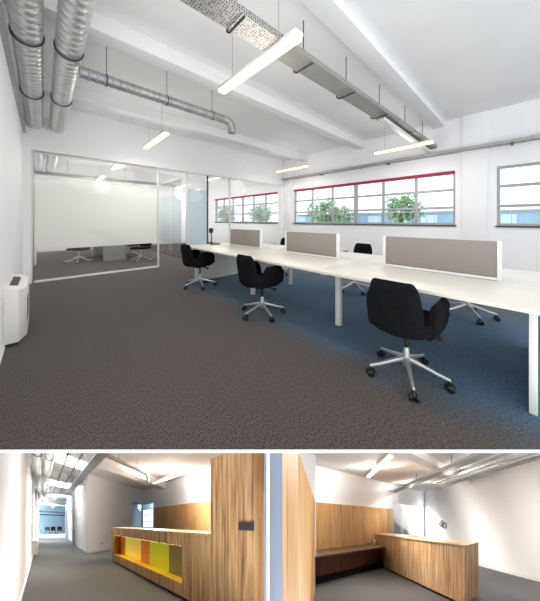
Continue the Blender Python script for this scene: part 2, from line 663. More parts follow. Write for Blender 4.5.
d1 = thing('door_1', 'pale frosted glass door between the white and the dark post', 'door', (0, YP, 0))
tag(d1, kind='structure')
B((xc + 0.035, 0.07, 0.01), (xd - 0.005, 0.08, 2.58)).build('leaf', GLASS, d1)
B((xc + 0.035, 0.0825, 0.15), (xd - 0.005, 0.0835, 2.15)).build('frosted_film', FILMB, d1)
hd = MB().tube([(xd - 0.08, 0.06, 0.93), (xd - 0.08, 0.02, 0.93), (xd - 0.20, 0.02, 0.93)], 0.011, 10)
hd.build('door_handle', ALU, d1)

# side glazing of the meeting room with two doors
g3 = thing('glass_side_wall', 'glass side wall with doors seen through the clear pane', 'glass wall', (3.3, 0, 0))
for y0, y1 in ((7.75, 8.7), (8.72, 9.65), (9.67, 11.2), (11.22, 12.95)):
    p = B((-0.005, y0, 0.02), (0.005, y1, 2.6)).build('pane', GLASS, g3)
    B((0.0065, y0, 0.45), (0.0075, y1, 2.1)).build('frosted_film', FILMB, p)
B((-0.02, 7.7, 0), (0.02, 12.95, 0.02)).build('floor_rail', DARK, g3)
B((-0.02, 7.7, 2.6), (0.02, 12.95, 2.64)).build('head_rail', WHITE, g3)
for y in (8.55, 8.85):
    MB().tube([(-0.02, y, 0.93), (-0.05, y, 0.93), (-0.05, y + 0.12, 0.93)], 0.012, 10).build('door_handle', ALU, g3)
struct('trim_2', B((XL, YE - 0.02, 0), (XR, YE, 0.12)), WHITE, 'white skirting along the far wall')

# ---- ventilation ducts
def big_duct(x, r, label, y0=1.2):
    t = thing('ventilation_duct', label, 'duct', (x, y0, 3.16), group='large ceiling ducts')
    MB().duct((0, 0, 0), (0, 12.6 - y0, 0), r, 0.105).build('tube', GALV, t)
    for y in (2.02, 3.2, 4.7, 8.0):
        ring = MB().tube([(math.cos(a) * (r + 0.008), y - y0 + 0.3, math.sin(a) * (r + 0.008)) for a in [2 * PI * k / 28 for k in range(29)]], 0.008, 6)
        ring.tube([(0.0, y - y0 + 0.3, r), (0.0, y - y0 + 0.3, 0.44)], 0.004, 6)
        ring.build('strap', DARK, t)
    return t


big_duct(-0.115, 0.118, 'spiral steel ventilation duct running along the left wall')
big_duct(0.215, 0.118, 'spiral steel ventilation duct second from the left wall')
t = thing('ventilation_branch_duct', 'thin spiral duct crossing the ceiling with a down-turned end', 'duct', (0.34, 3.66, 3.02))
MB().duct((-0.02, 0, 0), (2.02, 0, 0), 0.065, 0.08, 20).build('tube', GALVD, t)
pts = [(2.02 + 0.13 * math.sin(a), 0, -0.13 + 0.13 * math.cos(a)) for a in [PI / 2 * k / 8 for k in range(9)]]
MB().tube(pts + [(2.15, 0, -0.20)], 0.069, 20).build('elbow', GALVD, t)
for x in (0.25, 1.0, 1.75):
    MB().tube([(x, 0, 0.06), (x, 0, 0.572)], 0.004, 6).tube([(x, 0.072 * math.cos(a), 0.072 * math.sin(a)) for a in [2 * PI * k / 20 for k in range(21)]], 0.005, 6).build('strap', DARK, t)

t = thing('wall_cable_tray', 'narrow steel cable tray between left wall and duct', 'cable tray', (XL, 2.2, 2.93))
B((0, 0, 0), (0.035, 4.44, 0.01)).box((0.035, 0, 0), (0.038, 4.44, 0.05)).build('channel', GALVD, t)


# ---- cable tray across the ceiling
TY = 1.66
t = thing('ceiling_cable_tray', 'perforated steel cable tray hung across the ceiling on threaded rods', 'cable tray', (0, TY + 0.09, 2.95))
t.rotation_euler.z = -0.026
MB().box((0.1, -0.11, 0), (6.8, 0.11, 0.004)).box((0.1, -0.114, 0), (6.8, -0.11, 0.065)).box((0.1, 0.11, 0), (6.8, 0.114, 0.065)).build('channel', PERF, t)
for k, (dy, r) in enumerate(((-0.06, 0.014), (0.0, 0.018), (0.05, 0.012))):
    MB().tube([(0.1 + 6.7 * q / 24, dy + random.uniform(-0.015, 0.015), 0.006 + r) for q in range(25)], r, 8).build('cable', CABLE, t)


def tx(px):
    a = (px - PPX) / FPX
    return TY * (FV.x + a * RV.x) / (FV.y + a * RV.y)


for px in (240, 306, 347, 378.5, 402.5, 419):
    x = tx(px)
    h = MB().tube([(x, 0.0, 0.10), (x, 0.0, 0.50)], 0.006, 8)
    h.tube([(x, 0.0, 0.12), (x, 0.07, 0.12), (x, 0.135, 0.09), (x, 0.14, 0.0), (x, 0.10, -0.03), (x, -0.13, -0.03)], 0.010, 8)
    h.build('hanger', DARK, t)
t = thing('tray_reflection', 'slim white trunking running under the far end of the ceiling tray', 'reflection', (4.0, TY - 0.04, 2.86))  # lamp reflection under the tray built as a white strip
B((0, -0.045, 0), (2.95, 0.045, 0.05)).build('body', WHITE, t, bevel=0.006)
B((0, -0.047, 0.03), (2.95, 0.047, 0.05)).build('cover', WHITEP, t)

t = thing('wall_ladder_tray', 'perforated cable tray running along the wall above the windows', 'cable tray', (6.8, 0, 2.80))
MB().box((0, -3.5, 0), (0.19, 6.6, 0.004)).box((-0.004, -3.5, 0), (0, 6.6, 0.06)).build('channel', PERF, t)
MB().tube([(0.08, -3.5, 0.02), (0.08, 6.6, 0.02)], 0.014, 8).build('cable', DARK, t)
for y in (-2.0, 0.2, 2.6, 4.8):
    B((0.0, y, -0.03), (0.2, y + 0.03, 0)).build('bracket', DARK, t)


# ---- ceiling lamps
def lamp(name, label, p0, p1, group, m=None, power=38, room=None, hang=0.0, col=(1, 0.965, 0.91), w=0.055):
    p0, p1 = Vector(p0), Vector(p1)
    c = (p0 + p1) / 2
    t = thing(name, label, 'ceiling light', c, group=group, room=room)
    d = (p1 - p0)
    ln = d.length
    hw = w
    if room:
        lo = Vector((min(p0.x, p1.x) - hw, min(p0.y, p1.y), p0.z))
        hi = Vector((max(p0.x, p1.x) + hw, max(p0.y, p1.y), p0.z))
        B((lo.x, lo.y, lo.z + 0.018), (hi.x, hi.y, lo.z + 0.06)).build('housing', WHITE, t, room=room)
        B((lo.x + 0.006, lo.y + 0.01, lo.z - 0.014), (hi.x - 0.006, hi.y - 0.01, lo.z + 0.018)).build('diffuser', m or LAMP, t, room=room)
        if hang:
            for q in (0.2, 0.8):
                p = p0.lerp(p1, q)
                MB().tube([(p.x, p.y, p.z + 0.06), (p.x, p.y, p.z + hang)], 0.005, 6).build('rod', DARK, t, room=room)
    else:
        h = ln / 2
        B((-hw, -h, 0.018), (hw, h, 0.055)).build('housing', WHITE, t, bevel=0.005)
        B((-hw + 0.006, -h + 0.01, -0.016), (hw - 0.006, h - 0.01, 0.018)).build('diffuser', m or LAMP, t, bevel=0.008)
        if hang:
            for q in (-0.6, 0.6):
                MB().tube([(0, h * q, 0.055), (0, h * q, hang - 0.005)], 0.0018, 6).build('rod', DARK, t)
    ld = bpy.data.lights.new(name, 'AREA')
    ld.shape = 'RECTANGLE'
    ld.size, ld.size_y = 0.12, 1.2
    ld.energy = power * 0.5
    ld.color = col
    lo = bpy.data.objects.new('lamp_light', ld)
    COL.objects.link(lo)
    lo.parent = t
    lo.location = (0, 0, -0.05)
    pd = bpy.data.lights.new(name, 'POINT')
    pd.energy = power * 0.5
    pd.shadow_soft_size = 0.3
    pd.color = col
    po = bpy.data.objects.new('lamp_glow', pd)
    COL.objects.link(po)
    po.parent = t
    po.location = (0, 0, -0.35)
    if room:
        v = room(p1) - room(p0)
        z = Vector((0, 0, 1))
        y = v.normalized()
        x = y.cross(z).normalized()
        z = x.cross(y)
        lo.rotation_euler = Matrix((x, y, z)).transposed().to_euler()
    return t


LZ, G = 2.9, 'linear ceiling lamps in the office'
lamp('ceiling_lamp', 'glowing linear ceiling lamp closest to the viewer under the cable tray', (1.68, 1.40, LZ), (1.68, 2.72, LZ), G, hang=0.7)
lamp('ceiling_lamp', 'linear ceiling lamp in front of the bulkhead over the open floor', (1.72, 4.70, LZ), (1.72, 6.02, LZ), G, hang=0.7)
lamp('ceiling_lamp', 'linear ceiling lamp by the window wall nearest the glass partition', (5.9, 4.60, LZ), (5.9, 5.92, LZ), G, hang=0.7)
lamp('ceiling_lamp', 'linear ceiling lamp at the window end of the cable tray', (5.67, 1.28, 2.80), (5.67, 2.46, 2.80), G, hang=0.7)
G2 = 'linear ceiling lamps beyond the glass'
lamp('ceiling_lamp', 'linear ceiling lamp in the meeting room nearer to the glass', (1.66, 7.9, LZ), (1.66, 9.2, LZ), G2, hang=0.7, power=75)
lamp('ceiling_lamp', 'linear ceiling lamp deepest in the meeting room', (1.66, 10.9, LZ), (1.66, 12.2, LZ), G2, hang=0.7, power=75)
lamp('ceiling_lamp', 'linear ceiling lamp beyond the clear pane before the far window', (5.0, 7.9, LZ), (5.0, 9.2, LZ), G2, hang=0.7, power=75)
lamp('ceiling_lamp', 'linear ceiling lamp deepest beyond the clear pane', (5.0, 10.9, LZ), (5.0, 12.2, LZ), G2, hang=0.7, power=75)
t = thing('ceiling_pipe', 'thin grey pipe crossing the meeting room under its ceiling', 'pipe', (XL, 12.4, 3.0))
MB().tube([(0.02, 0, 0), (5.2, 0, 0)], 0.06, 14).build('tube', GALVD, t)
for x in (1.0, 3.0):
    MB().tube([(x, 0, 0.05), (x, 0, 0.6)], 0.005, 6).build('rod', DARK, t)

# ---- fan coil units
def fan_coil(y0, label):
    t = thing('fan_coil_unit', label, 'heater', (XL, y0, 0), group='white fan coil units on the wall')
    prof = [(0.0, 0.06), (0.105, 0.06), (0.158, 0.24), (0.158, 0.82), (0.105, 0.95), (0.0, 0.95)]
    MB().prism(prof, 0.03, [0.59, 0.555, 0.54, 0.54, 0.555, 0.59]).build('casing', WHITEP, t, bevel=0.008)
    B((0.0, 0.09, 0.0), (0.10, 0.88, 0.03)).build('foot', DARK, t)
    for k in range(6):
        z = 0.16 + 0.045 * k
        B((0.156, 0.27, z), (0.161, 0.50, z + 0.032)).build('grille_slot', BLACKP, t)
    MB().wall_poly([(0.03, 0.22, 0.578), (0.09, 0.25, 0.562), (0.09, 0.74, 0.562), (0.03, 0.74, 0.578)], (0, 0, 0.006)).build('top_vent', BLACKP, t)
    return t


fan_coil(3.42, 'white fan coil unit at the foot of the left wall')
fan_coil(8.9, 'small white fan coil unit inside the meeting room beyond the glass')

# ---- desks: one bench of three bays
DX0, DX1, DXM, DH = 2.07, 3.62, 2.845, 0.73
JY = [-0.10, 1.50, 3.10, 4.72]
bench = thing('bench_desk', 'long white six place bench desk standing on white legs', 'desk', (DXM, 2.3, 0))
ox, oy = DXM, 2.3
for a, b in zip(JY, JY[1:]):
    for x0, x1 in ((DX0, DXM - 0.012), (DXM + 0.012, DX1)):
        B((x0 - ox, a - oy + 0.002, DH - 0.028), (x1 - ox, b - oy - 0.002, DH)).build('desktop', DESKTOP, bench, bevel=0.003)
B((-0.03, JY[0] - oy + 0.1, DH - 0.10), (0.03, JY[3] - oy - 0.1, DH - 0.03)).build('beam', WHITE, bench)
for x in (-0.3, 0.62):
    for y in JY[1:3]:
        px = MB().box((x - 0.03, y - oy - 0.005, 0.012), (x + 0.03, y - oy + 0.055, DH - 0.03))
        lg = px.build('leg', WHITE, bench, bevel=0.004)
        B((x - 0.022, y - oy, 0.0), (x + 0.022, y - oy + 0.05, 0.012)).build('foot', BLACKP, lg)
B((DX0 + 0.225 - ox, JY[0] - oy + 0.055, 0.0), (DX1 - 0.17 - ox, JY[0] - oy + 0.095, DH - 0.03)).build('end_panel', WHITE, bench, bevel=0.003)
B((DX0 + 0.20 - ox, JY[3] - oy - 0.10, 0.0), (DX1 - 0.15 - ox, JY[3] - oy - 0.05, DH - 0.03)).build('end_panel', WHITE, bench, bevel=0.003)
for y in JY[1:3]:
    B((-0.62, y - oy - 0.02, DH - 0.075), (0.62, y - oy + 0.07, DH - 0.028)).build('cross_bar', WHITE, bench)

for k, (a, b, lab) in enumerate(((0.15, 1.13, 'grey fabric desk screen nearest the viewer with white end posts'),
                                 (1.70, 2.66, 'grey fabric desk screen in the middle of the bench'),
                                 (3.25, 4.24, 'grey fabric desk screen at the far end of the bench'))):
    t = thing('desk_screen', lab, 'desk divider', (DXM, (a + b) / 2, DH), group='grey desk screens on the bench')
    h = (b - a) / 2
    B((-0.016, -h + 0.03, 0.028), (0.016, h - 0.03, 0.335)).build('panel', SCREEN, t, bevel=0.006)
    for s in (-1, 1):
        y0 = s * h - (0.0 if s < 0 else 0.03)
        B((-0.022, y0, 0.0), (0.022, y0 + 0.03, 0.34)).build('post', WHITE, t, bevel=0.003)
    B((-0.02, -h + 0.03, 0.004), (0.02, h - 0.03, 0.026)).build('bottom_rail', WHITE, t)
    for s in (-0.45, 0.45):
        B((-0.06, s * h - 0.03, 0.0), (0.06, s * h + 0.03, 0.004)).build('clamp', ALU, t)

t = thing('desk_stand', 'small black stand with slim stem on the far end of the bench', 'stand', (2.60, 4.55, DH))
B((-0.03, -0.06, 0), (0.17, 0.05, 0.018)).build('base_plate', BLACKP, t, bevel=0.004)
MB().tube([(-0.015, 0.0, 0.018), (-0.012, 0.0, 0.14), (-0.02, 0.0, 0.26)], 0.011, 10).build('stem', BLACKP, t)
MB().pillow((-0.025, 0.0, 0.30), (0.045, 0.03, 0.055), 1, 0.6, 0.6, 8, 20).build('head', BLACKP, t)


# ---- office chair
def u_path(s):
    """plan path of the wrap-around shell, s measured from the middle of the back; returns point and outward normal"""
    q = abs(s)
    sg = 1 if s >= 0 else -1
    R = 0.14
    if q <= 0.07:
        p, n = Vector((q, -0.25)), Vector((0, -1))
    elif q <= 0.07 + R * PI / 2:
        a = (q - 0.07) / R
        p, n = Vector((0.07 + R * math.sin(a), -0.25 + R - R * math.cos(a))), Vector((math.sin(a), -math.cos(a)))
    else:
        p, n = Vector((0.21, -0.11 + q - 0.07 - R * PI / 2)), Vector((1, 0))
    return Vector((p.x * sg, p.y)), Vector((n.x * sg, n.y))


def band(s0, s1, top, bot, th=0.026, ns=40, lean=0.16):
    mb = MB()
    prof = []
    K = 9
    for k in range(K):                                    # outer side upward, inner side down
        prof.append((k / (K - 1), 1))
    for k in range(K):
        prof.append((1 - k / (K - 1), -1))
    vs, fs = [], []
    n = len(prof)
    for i in range(ns + 1):
        s = s0 + (s1 - s0) * i / ns
        p, nn = u_path(s)
        zt, zb = top(s), bot(s)
        e = min(1.0, min(i, ns - i) / 2.5 + 0.25)
        for (k, sd) in prof:
            z = zb + (zt - zb) * k
            r = th * e * min(1.0, 0.25 + 0.95 * math.sqrt(max(0.0, 1 - abs(2 * k - 1) ** 6)))
            off = sd * r + lean * (z - 0.40)
            vs.append((p.x + nn.x * off, p.y + nn.y * off, z))
    for i in range(ns):
        for j in range(n):
            a, b = i * n + j, i * n + (j + 1) % n
            fs.append((a, b, b + n, a + n))
    fs.append(tuple(reversed(range(n))))
    fs.append(tuple(range(ns * n, ns * n + n)))
    return mb.add(vs, fs)


def rnd(x, x1, r, hi, lo):
    """height that is hi until x1-r then rolls down to lo at x1"""
    if x <= x1 - r:
        return hi
    u = min(1.0, (x - (x1 - r)) / r)
    return lo + (hi - lo) * math.sqrt(max(0.0, 1 - u * u))


def make_chair(label, group):
    t = thing('office_chair', label, 'chair', group=group)
    MB().pillow((0, -0.01, 0.465), (0.195, 0.225, 0.05), 2, 0.5, 0.4, 10, 36).build('seat', BLACKF, t)
    bt = lambda s: rnd(abs(s), 0.165, 0.06, 0.815, 0.525)
    bb = lambda s: 0.405 + 0.03 * min(1, abs(s) / 0.25)
    band(-0.225, 0.225, bt, bb, 0.028, 56, lean=0.14).build('backrest', BLACKF, t)
    L = 0.07 + 0.14 * PI / 2 + 0.28
    for s in (-1, 1):
        at = lambda q: min(rnd(abs(q), L, 0.12, 0.675, 0.52), rnd(-abs(q), -0.228, 0.06, 0.68, 0.525))
        ab = lambda q: 0.412 + 0.045 * max(0, (abs(q) - (L - 0.1)) / 0.1)
        a, b = sorted((s * 0.215, s * L))
        band(a, b, at, ab, 0.030, 30, 0.10).build('armrest', BLACKF, t)
    MB().pillow((0, -0.01, 0.395), (0.10, 0.13, 0.03), 2, 0.4, 0.4, 6, 24).build('mechanism', BLACKP, t)
    MB().tube([(0.10, 0.02, 0.375), (0.20, 0.02, 0.37)], 0.008, 8).tube([(0.20, 0.02, 0.37), (0.235, 0.02, 0.368)], 0.018, 10).build('lever', BLACKP, t)
    MB().tube([(0, 0, 0.20), (0, 0, 0.37)], 0.016, 14).build('gas_column', BLACKP, t)
    return t


def star_base(t, rot, n=5, R=0.275, wheels=True):
    MB().tube([(0, 0, 0.085), (0, 0, 0.10), (0, 0, 0.16), (0, 0, 0.235)], [0.026, 0.034, 0.030, 0.02], 20).build('hub', ALU, t)
    for k in range(n):
        a = rot + 2 * PI * k / n
        c, s = math.cos(a), math.sin(a)
        def q(r, w, z):
            return (r * c - w * s, r * s + w * c, z)
        ze = 0.078 if wheels else 0.03
        vs, fs = [], []
        prof = [(0.02, 0.019 if wheels else 0.03, 0.128, 0.162), (0.10, 0.016, 0.114, 0.140), (0.2, 0.013, ze + 0.010, ze + 0.031), (R + 0.012, 0.010, ze - 0.008, ze + 0.010)]
        for r, w, z0, z1 in prof:
            vs += [q(r, -w, z0), q(r, w, z0), q(r, w * 0.8, z1), q(r, -w * 0.8, z1)]
        for i in range(3):
            for j in range(4):
                fs.append((i * 4 + j, i * 4 + (j + 1) % 4, i * 4 + 4 + (j + 1) % 4, i * 4 + 4 + j))
        fs += [(3, 2, 1, 0), (12, 13, 14, 15)]
        MB().add(vs, fs).build('leg', ALU, t, bevel=0.004)
        if wheels:
            cs = MB().tube([q(R, 0, 0.030), q(R, 0, 0.072)], 0.008, 8)
            cs.tube([q(R, -0.008, 0.034), q(R, 0.008, 0.034)], 0.030, 16)
            cc = cs.build('caster', BLACKP, t)
            for w in (-0.021, 0.021):
                d = 0.010 if w > 0 else -0.010
                MB().tube([q(R + 0.012, w - d, 0.027), q(R + 0.012, w - d * 0.6, 0.027), q(R + 0.012, w + d * 0.6, 0.027), q(R + 0.012, w + d, 0.027)], [0.020, 0.0255, 0.0255, 0.020], 18).build('wheel', BLACKP, cc)
        else:
            MB().tube([q(R, 0, 0.0), q(R, 0, 0.03)], 0.014, 10).build('glide', BLACKP, t)


GC = 'black swivel chairs at the bench desk'
base_rots = {0: 62.4, 1: 36.5, 2: 37.0, 3: 67.5, 4: 20.0, 5: 50.0}


def desk_chair(i, x, y, face, label):
    """face: heading in degrees of the seat front (0 = towards the windows)"""
    t = make_chair(label, GC)
    star_base(t, math.radians(base_rots[i] - (face - 90)))
    t.location = (x, y, 0)
    t.rotation_euler.z = math.radians(face - 90)
    return t


desk_chair(0, 2.123, 0.665, 0, 'large black swivel chair in the foreground seen from behind')
desk_chair(1, 2.125, 2.413, 0, 'black swivel chair pulled up to the middle of the bench desk')
desk_chair(2, 2.155, 4.215, 4, 'black swivel chair at the far end of the desk near the white end panel')
desk_chair(3, 4.04, 0.535, 180, 'black swivel chair on the window side hidden behind the nearest screen')
desk_chair(4, 4.02, 2.10, 176, 'black swivel chair on the window side visible between two screens')
desk_chair(5, 4.02, 3.98, 184, 'black swivel chair on the window side behind the far gap between screens')

# ---- meeting room furniture beyond the frosted band
GM = 'meeting chairs behind the frosted glass'


def floor_at(px, py):
    d = CAMH * FPX / (py - PPY)
    p = CAM + FV * d + RV * d * (px - PPX) / FPX
    return p.x, p.y


def meeting_chair(label, x, y, rot, ry):
    t = thing('meeting_chair', label, 'chair', (x, y, 0), rot, GM)
    star_base(t, math.radians(ry), 4, 0.34, False)
    MB().tube([(0, 0, 0.2), (0, 0, 0.375)], 0.022, 12).build('column', ALU, t)
    MB().pillow((0, 0, 0.395), (0.25, 0.24, 0.035), 2, 0.5, 0.4, 8, 28).build('seat', BLACKF, t)
    MB().pillow((0, -0.23, 0.62), (0.22, 0.03, 0.20), 1, 0.5, 0.4, 8, 28).build('backrest', BLACKF, t)
    return t


for lab, px, py, r, ry in (('meeting chair with silver star foot left of the grey table foot', 79, 262, -0.6, 20),
                           ('meeting chair with silver star foot right of the grey table foot', 141, 260.5, 2.3, 10),
                           ('meeting chair half hidden close behind the right side of the table foot', 131, 256, 2.0, 50)):
    x, y = floor_at(px, py)
    meeting_chair(lab, x, y, r, ry)
x, y = floor_at(113, 259.5)
t = thing('meeting_table', 'meeting table on grey block feet behind the frosted glass', 'table', (x, y, 0))
B((-0.26, -0.25, 0.0), (0.30, 0.05, 0.70)).build('foot', GREYB, t, bevel=0.005)
B((-0.36, 1.2, 0.0), (0.22, 1.5, 0.70)).build('foot', GREYB, t, bevel=0.005)
B((-0.45, -0.4, 0.70), (0.45, 1.8, 0.73)).build('table_top', WHITE, t, bevel=0.004)
t = thing('side_table', 'small white side table on thin legs behind the glass side wall', 'table', (3.75, 10.1, 0))
MB().tube([(0, 0, 0.55), (0, 0, 0.575)], 0.3, 28).build('table_top', WHITE, t)
for a in (0.5, 2.6, 4.7):
    MB().tube([(0.1 * math.cos(a), 0.1 * math.sin(a), 0.55), (0.24 * math.cos(a), 0.24 * math.sin(a), 0.0)], 0.012, 8).build('leg', ALU, t)

# ---- outside the windows
struct('ground', B((7.4, -60, -1.5), (120, 120, -1.0)), GROUND, 'pale ground outside the windows', cat='ground')


def tree(x, y, h, r, label):
    t = thing('tree', label, 'tree', (x, y, -1.0), group='trees outside the windows')
    MB().tube([(0, 0, 0), (0.1, 0.05, h * 0.4), (0.0, 0.1, h * 0.85)], [0.22, 0.16, 0.05], 10).build('trunk', BARK, t)
    cr = MB()
    for k in range(900):
        u, v = random.uniform(-1, 1), random.uniform(0, 2 * PI)
        rr = r * (0.55 + 0.5 * random.random()) * (0.85 + 0.25 * math.sin(3 * v + 2 * u))
        q = math.sqrt(1 - u * u)
        c = Vector((rr * q * math.cos(v), rr * q * math.sin(v), h * 0.68 + rr * u * 0.85))
        a = Vector((random.gauss(0, 1), random.gauss(0, 1), random.gauss(0, 1))).normalized() * r * 0.12
        b = a.orthogonal().normalized() * r * 0.07
        cr.add([c - a, c + b, c + a, c - b], [(0, 1, 2, 3)])
    tag(cr.build('crown', LEAF, t, smooth=False), kind='stuff')
    return t


def out(px, x):
    a = (px - PPX) / FPX
    return (x, x * (FV.y + a * RV.y) / (FV.x + a * RV.x))


tree(*out(326, 23), 4.4, 2.0, 'green tree outside behind the left bays of the window')
tree(*out(342, 29), 4.2, 1.6, 'lower green tree beside it outside the third window bay')
tree(*out(402, 24), 4.7, 1.7, 'green tree outside behind the right half of the window')
tree(*out(226, 26), 5.0, 2.2, 'green tree outside the far window left of its middle')
tree(*out(262, 26), 4.6, 2.1, 'green tree outside the far window right of its middle')
t = thing('neighbour_building', 'low blue clad building outside across the yard', 'building', (32, 8, -1.0))
B((0, -30, 0), (8, 22, 3.05)).build('wall', FACADE, t)
B((-0.2, -30.2, 3.05), (8.2, 22.2, 3.2)).build('roof', FRAMEW, t)
for k in range(16):
    B((-0.06, -29 + 3.1 * k, 1.6), (0, -27.4 + 3.1 * k, 2.8)).build('window', mat('pale_glass', rgb(205, 228, 242), 0.2), t)
t = thing('railing', 'thin metal railing outside the windows', 'railing', (12.5, 0, -1.0))
MB().tube([(0, -8, 2.62), (0, 9, 2.62)], 0.02, 8).build('handrail', FRAMEW, t)
for k in range(58):
    MB().tube([(0, -8 + 0.3 * k, 1.0), (0, -8 + 0.3 * k, 2.62)], 0.012, 6).build('baluster', FRAMEW, t)
B((-0.05, -8, 0.0), (0.05, 9.2, 1.0)).build('parapet', GROUND, t)

# =================================================================== RECEPTION HALL (lower left picture)
R1 = LOBBY
HB = 3.4
struct('floor', MB().prism([(-0.27, 1.7), (0.9, 0.65), (1.9, -0.25), (7.2, -0.25), (7.2, 17.5), (-0.27, 17.5)], -0.05, 0.0), CARPET2, 'grey carpet of the reception hall', R1)
struct('ceiling', MB().prism([(-0.27, 2.15), (2.6, -0.30), (7.2, -0.30), (7.2, 11.0), (-0.27, 11.0)], HB, HB + 0.1), CEIL, 'white ceiling of the reception hall', R1)
bs = []
for y in (2.9, 5.2, 7.6):
    bs.append(struct('trim_%d' % (3 + len(bs)), B((-0.27, y, HB - 0.28), (4.9, y + 0.35, HB)), CEIL, 'white concrete beam number %s across the reception hall ceiling' % ('one', 'two', 'three')[len(bs)], R1))
struct('wall_left', MB().wall_poly([(-0.27, 0.9, 0.0), (-0.27, 11.0, 0.0), (-0.27, 11.0, HB), (-0.27, 1.75, HB), (-0.27, 1.25, 2.3)], (-0.12, 0, 0)), WALL, 'white wall on the left of the reception hall', R1)
bx = B((1.46, 4.55, 0), (3.95, 4.70, HB)).box((1.46, 4.70, 0), (1.61, 7.0, HB)).box((3.95, 4.55, 2.55), (4.9, 4.7, HB)).box((1.40, 7.0, 0), (1.62, 7.25, HB)).box((1.56, 8.0, 0), (1.72, 11.0, HB))
struct('wall_center', bx, WALL, 'white box wall standing in the middle of the reception hall', R1)
struct('wall_right', B((4.9, -0.3, 0), (5.05, 3.74, HB)).box((4.9, 3.74, 2.5), (5.05, 4.7, HB)), WALL, 'white wall above the wood panelling behind the counter', R1)
struct('baseboard_center', B((1.45, 4.535, 0), (3.95, 4.55, 0.07)).box((1.445, 4.55, 0), (1.46, 7.0, 0.07)), WHITE, 'white skirting of the box wall', R1)
struct('baseboard_left', B((-0.27, 1.4, 0), (-0.255, 11.0, 0.07)), WHITE, 'white skirting along the left wall', R1)
# bright room at the end of the corridor
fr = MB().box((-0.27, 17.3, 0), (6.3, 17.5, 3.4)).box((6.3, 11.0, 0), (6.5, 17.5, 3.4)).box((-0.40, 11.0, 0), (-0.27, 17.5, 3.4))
struct('wall_end', fr, BLUEW, 'daylight-tinted walls of the bright room at the end of the corridor', R1)
struct('ceiling', B((-0.27, 11.0, 3.4), (6.5, 17.5, 3.5)), BLUEW, 'daylight-tinted ceiling of the bright end room', R1)
struct('trim_6', B((-0.2, 10.95, 2.16), (1.66, 11.05, 2.28)).box((-0.27, 10.95, 0), (-0.2, 11.05, 2.28)).box((1.66, 10.95, 0), (1.75, 11.05, 2.28)), GALVD, 'grey door frame at the end of the corridor', R1)
struct('trim_7', B((-0.27, 17.25, 2.3), (6.4, 17.3, 2.42)), DARK, 'dark rail on the far daylight-tinted wall', R1)
struct('wall_lintel', B((-0.27, 10.95, 2.9), (1.75, 11.1, 3.4)), WALL, 'white lintel over the corridor end', R1)
for k, (x, y, lab) in enumerate(((0.45, 14.6, 'tiny dark chair on the left in the bright end room'), (1.0, 15.2, 'tiny dark chair in the middle of the bright end room'), (1.55, 14.5, 'tiny dark chair on the right in the bright end room'))):
    t = thing('chair', lab, 'chair', (x, y, 0), group='dark chairs in the end room', room=R1)
    MB().pillow((x, y, 0.47), (0.24, 0.24, 0.05), 2, 0.5, 0.4, 6, 20).build('seat', BLACKF, t, room=R1)
    MB().pillow((x, y + 0.22, 0.68), (0.22, 0.03, 0.2), 1, 0.5, 0.4, 6, 20).build('backrest', BLACKF, t, room=R1)
    for dx, dy in ((-1, -1), (1, -1), (1, 1), (-1, 1)):
        MB().tube([(x + dx * 0.18, y + dy * 0.18, 0.45), (x + dx * 0.21, y + dy * 0.21, 0)], 0.015, 6).build('leg', DARK, t, room=R1)

# ducts, tray and pipes
for x, lab in ((-0.10, 'steel duct closest to the left wall of the reception hall'), (0.16, 'steel duct beside the thin pipes in the reception hall')):
    t = thing('ventilation_duct', lab, 'duct', (x, 2.4, 3.10), group='ducts in the reception hall', room=R1)
    MB().duct((x, 2.3, 3.10), (x, 10.9, 3.10), 0.095, 0.12, 20).build('tube', GALV, t, room=R1)
    for y in (2.75, 3.6, 5.0, 6.8):
        MB().tube([(x + 0.102 * math.cos(a), y, 3.10 + 0.102 * math.sin(a)) for a in [2 * PI * k / 20 for k in range(21)]], 0.009, 6).build('strap', DARK, t, room=R1)
for x, lab in ((0.51, 'thin steel pipe under the ceiling closer to the ducts'), (0.79, 'thin steel pipe under the ceiling farther from the ducts')):
    t = thing('ceiling_pipe', lab, 'pipe', (x, 2.4, 3.2), group='thin pipes in the reception hall', room=R1)
    MB().tube([(x, 2.2, 3.1), (x, 7.5, 3.1)], 0.022, 10).build('tube', DARK, t, room=R1)
    for y in (3.4, 5.0, 6.6):
        MB().tube([(x, y, 3.1), (x, y, HB - 0.005)], 0.008, 6).build('rod', DARK, t, room=R1)
t = thing('ceiling_cable_tray', 'grey cable tray running along the corridor edge of the box wall', 'cable tray', (1.1, 2.4, 3.0), room=R1)
B((1.0, 2.3, 2.98), (1.22, 6.6, 2.99)).box((1.0, 2.3, 2.98), (1.01, 6.6, 3.05)).box((1.21, 2.3, 2.98), (1.22, 6.6, 3.05)).build('channel', GALVD, t, room=R1)
for y in (3.0, 4.4, 5.8):
    MB().tube([(1.11, y, 2.98), (1.11, y, HB - 0.005)], 0.008, 6).build('rod', DARK, t, room=R1)
t = thing('ventilation_branch_duct', 'thin grey duct with a down-turned end above the counter', 'duct', (1.2, 2.4, 3.0), room=R1)
MB().tube([(1.22, 2.4, 3.02), (2.72, 2.4, 3.02), (2.80, 2.4, 2.99), (2.83, 2.4, 2.92), (2.83, 2.4, 2.78)], 0.05, 12).build('tube', GALVD, t, room=R1)
for x in (1.6, 2.3):
    MB().tube([(x, 2.4, 3.06), (x, 2.4, HB - 0.005)], 0.008, 6).build('rod', DARK, t, room=R1)
G3 = 'linear lamps of the reception hall'
lamp('ceiling_lamp', 'added unseen ceiling lamp over the open floor before the counter', (1.2, 0.6, 3.0), (1.2, 1.9, 3.0), G3, LAMPW, 70, R1, 0.39)  # unseen lamp added to light the box wall
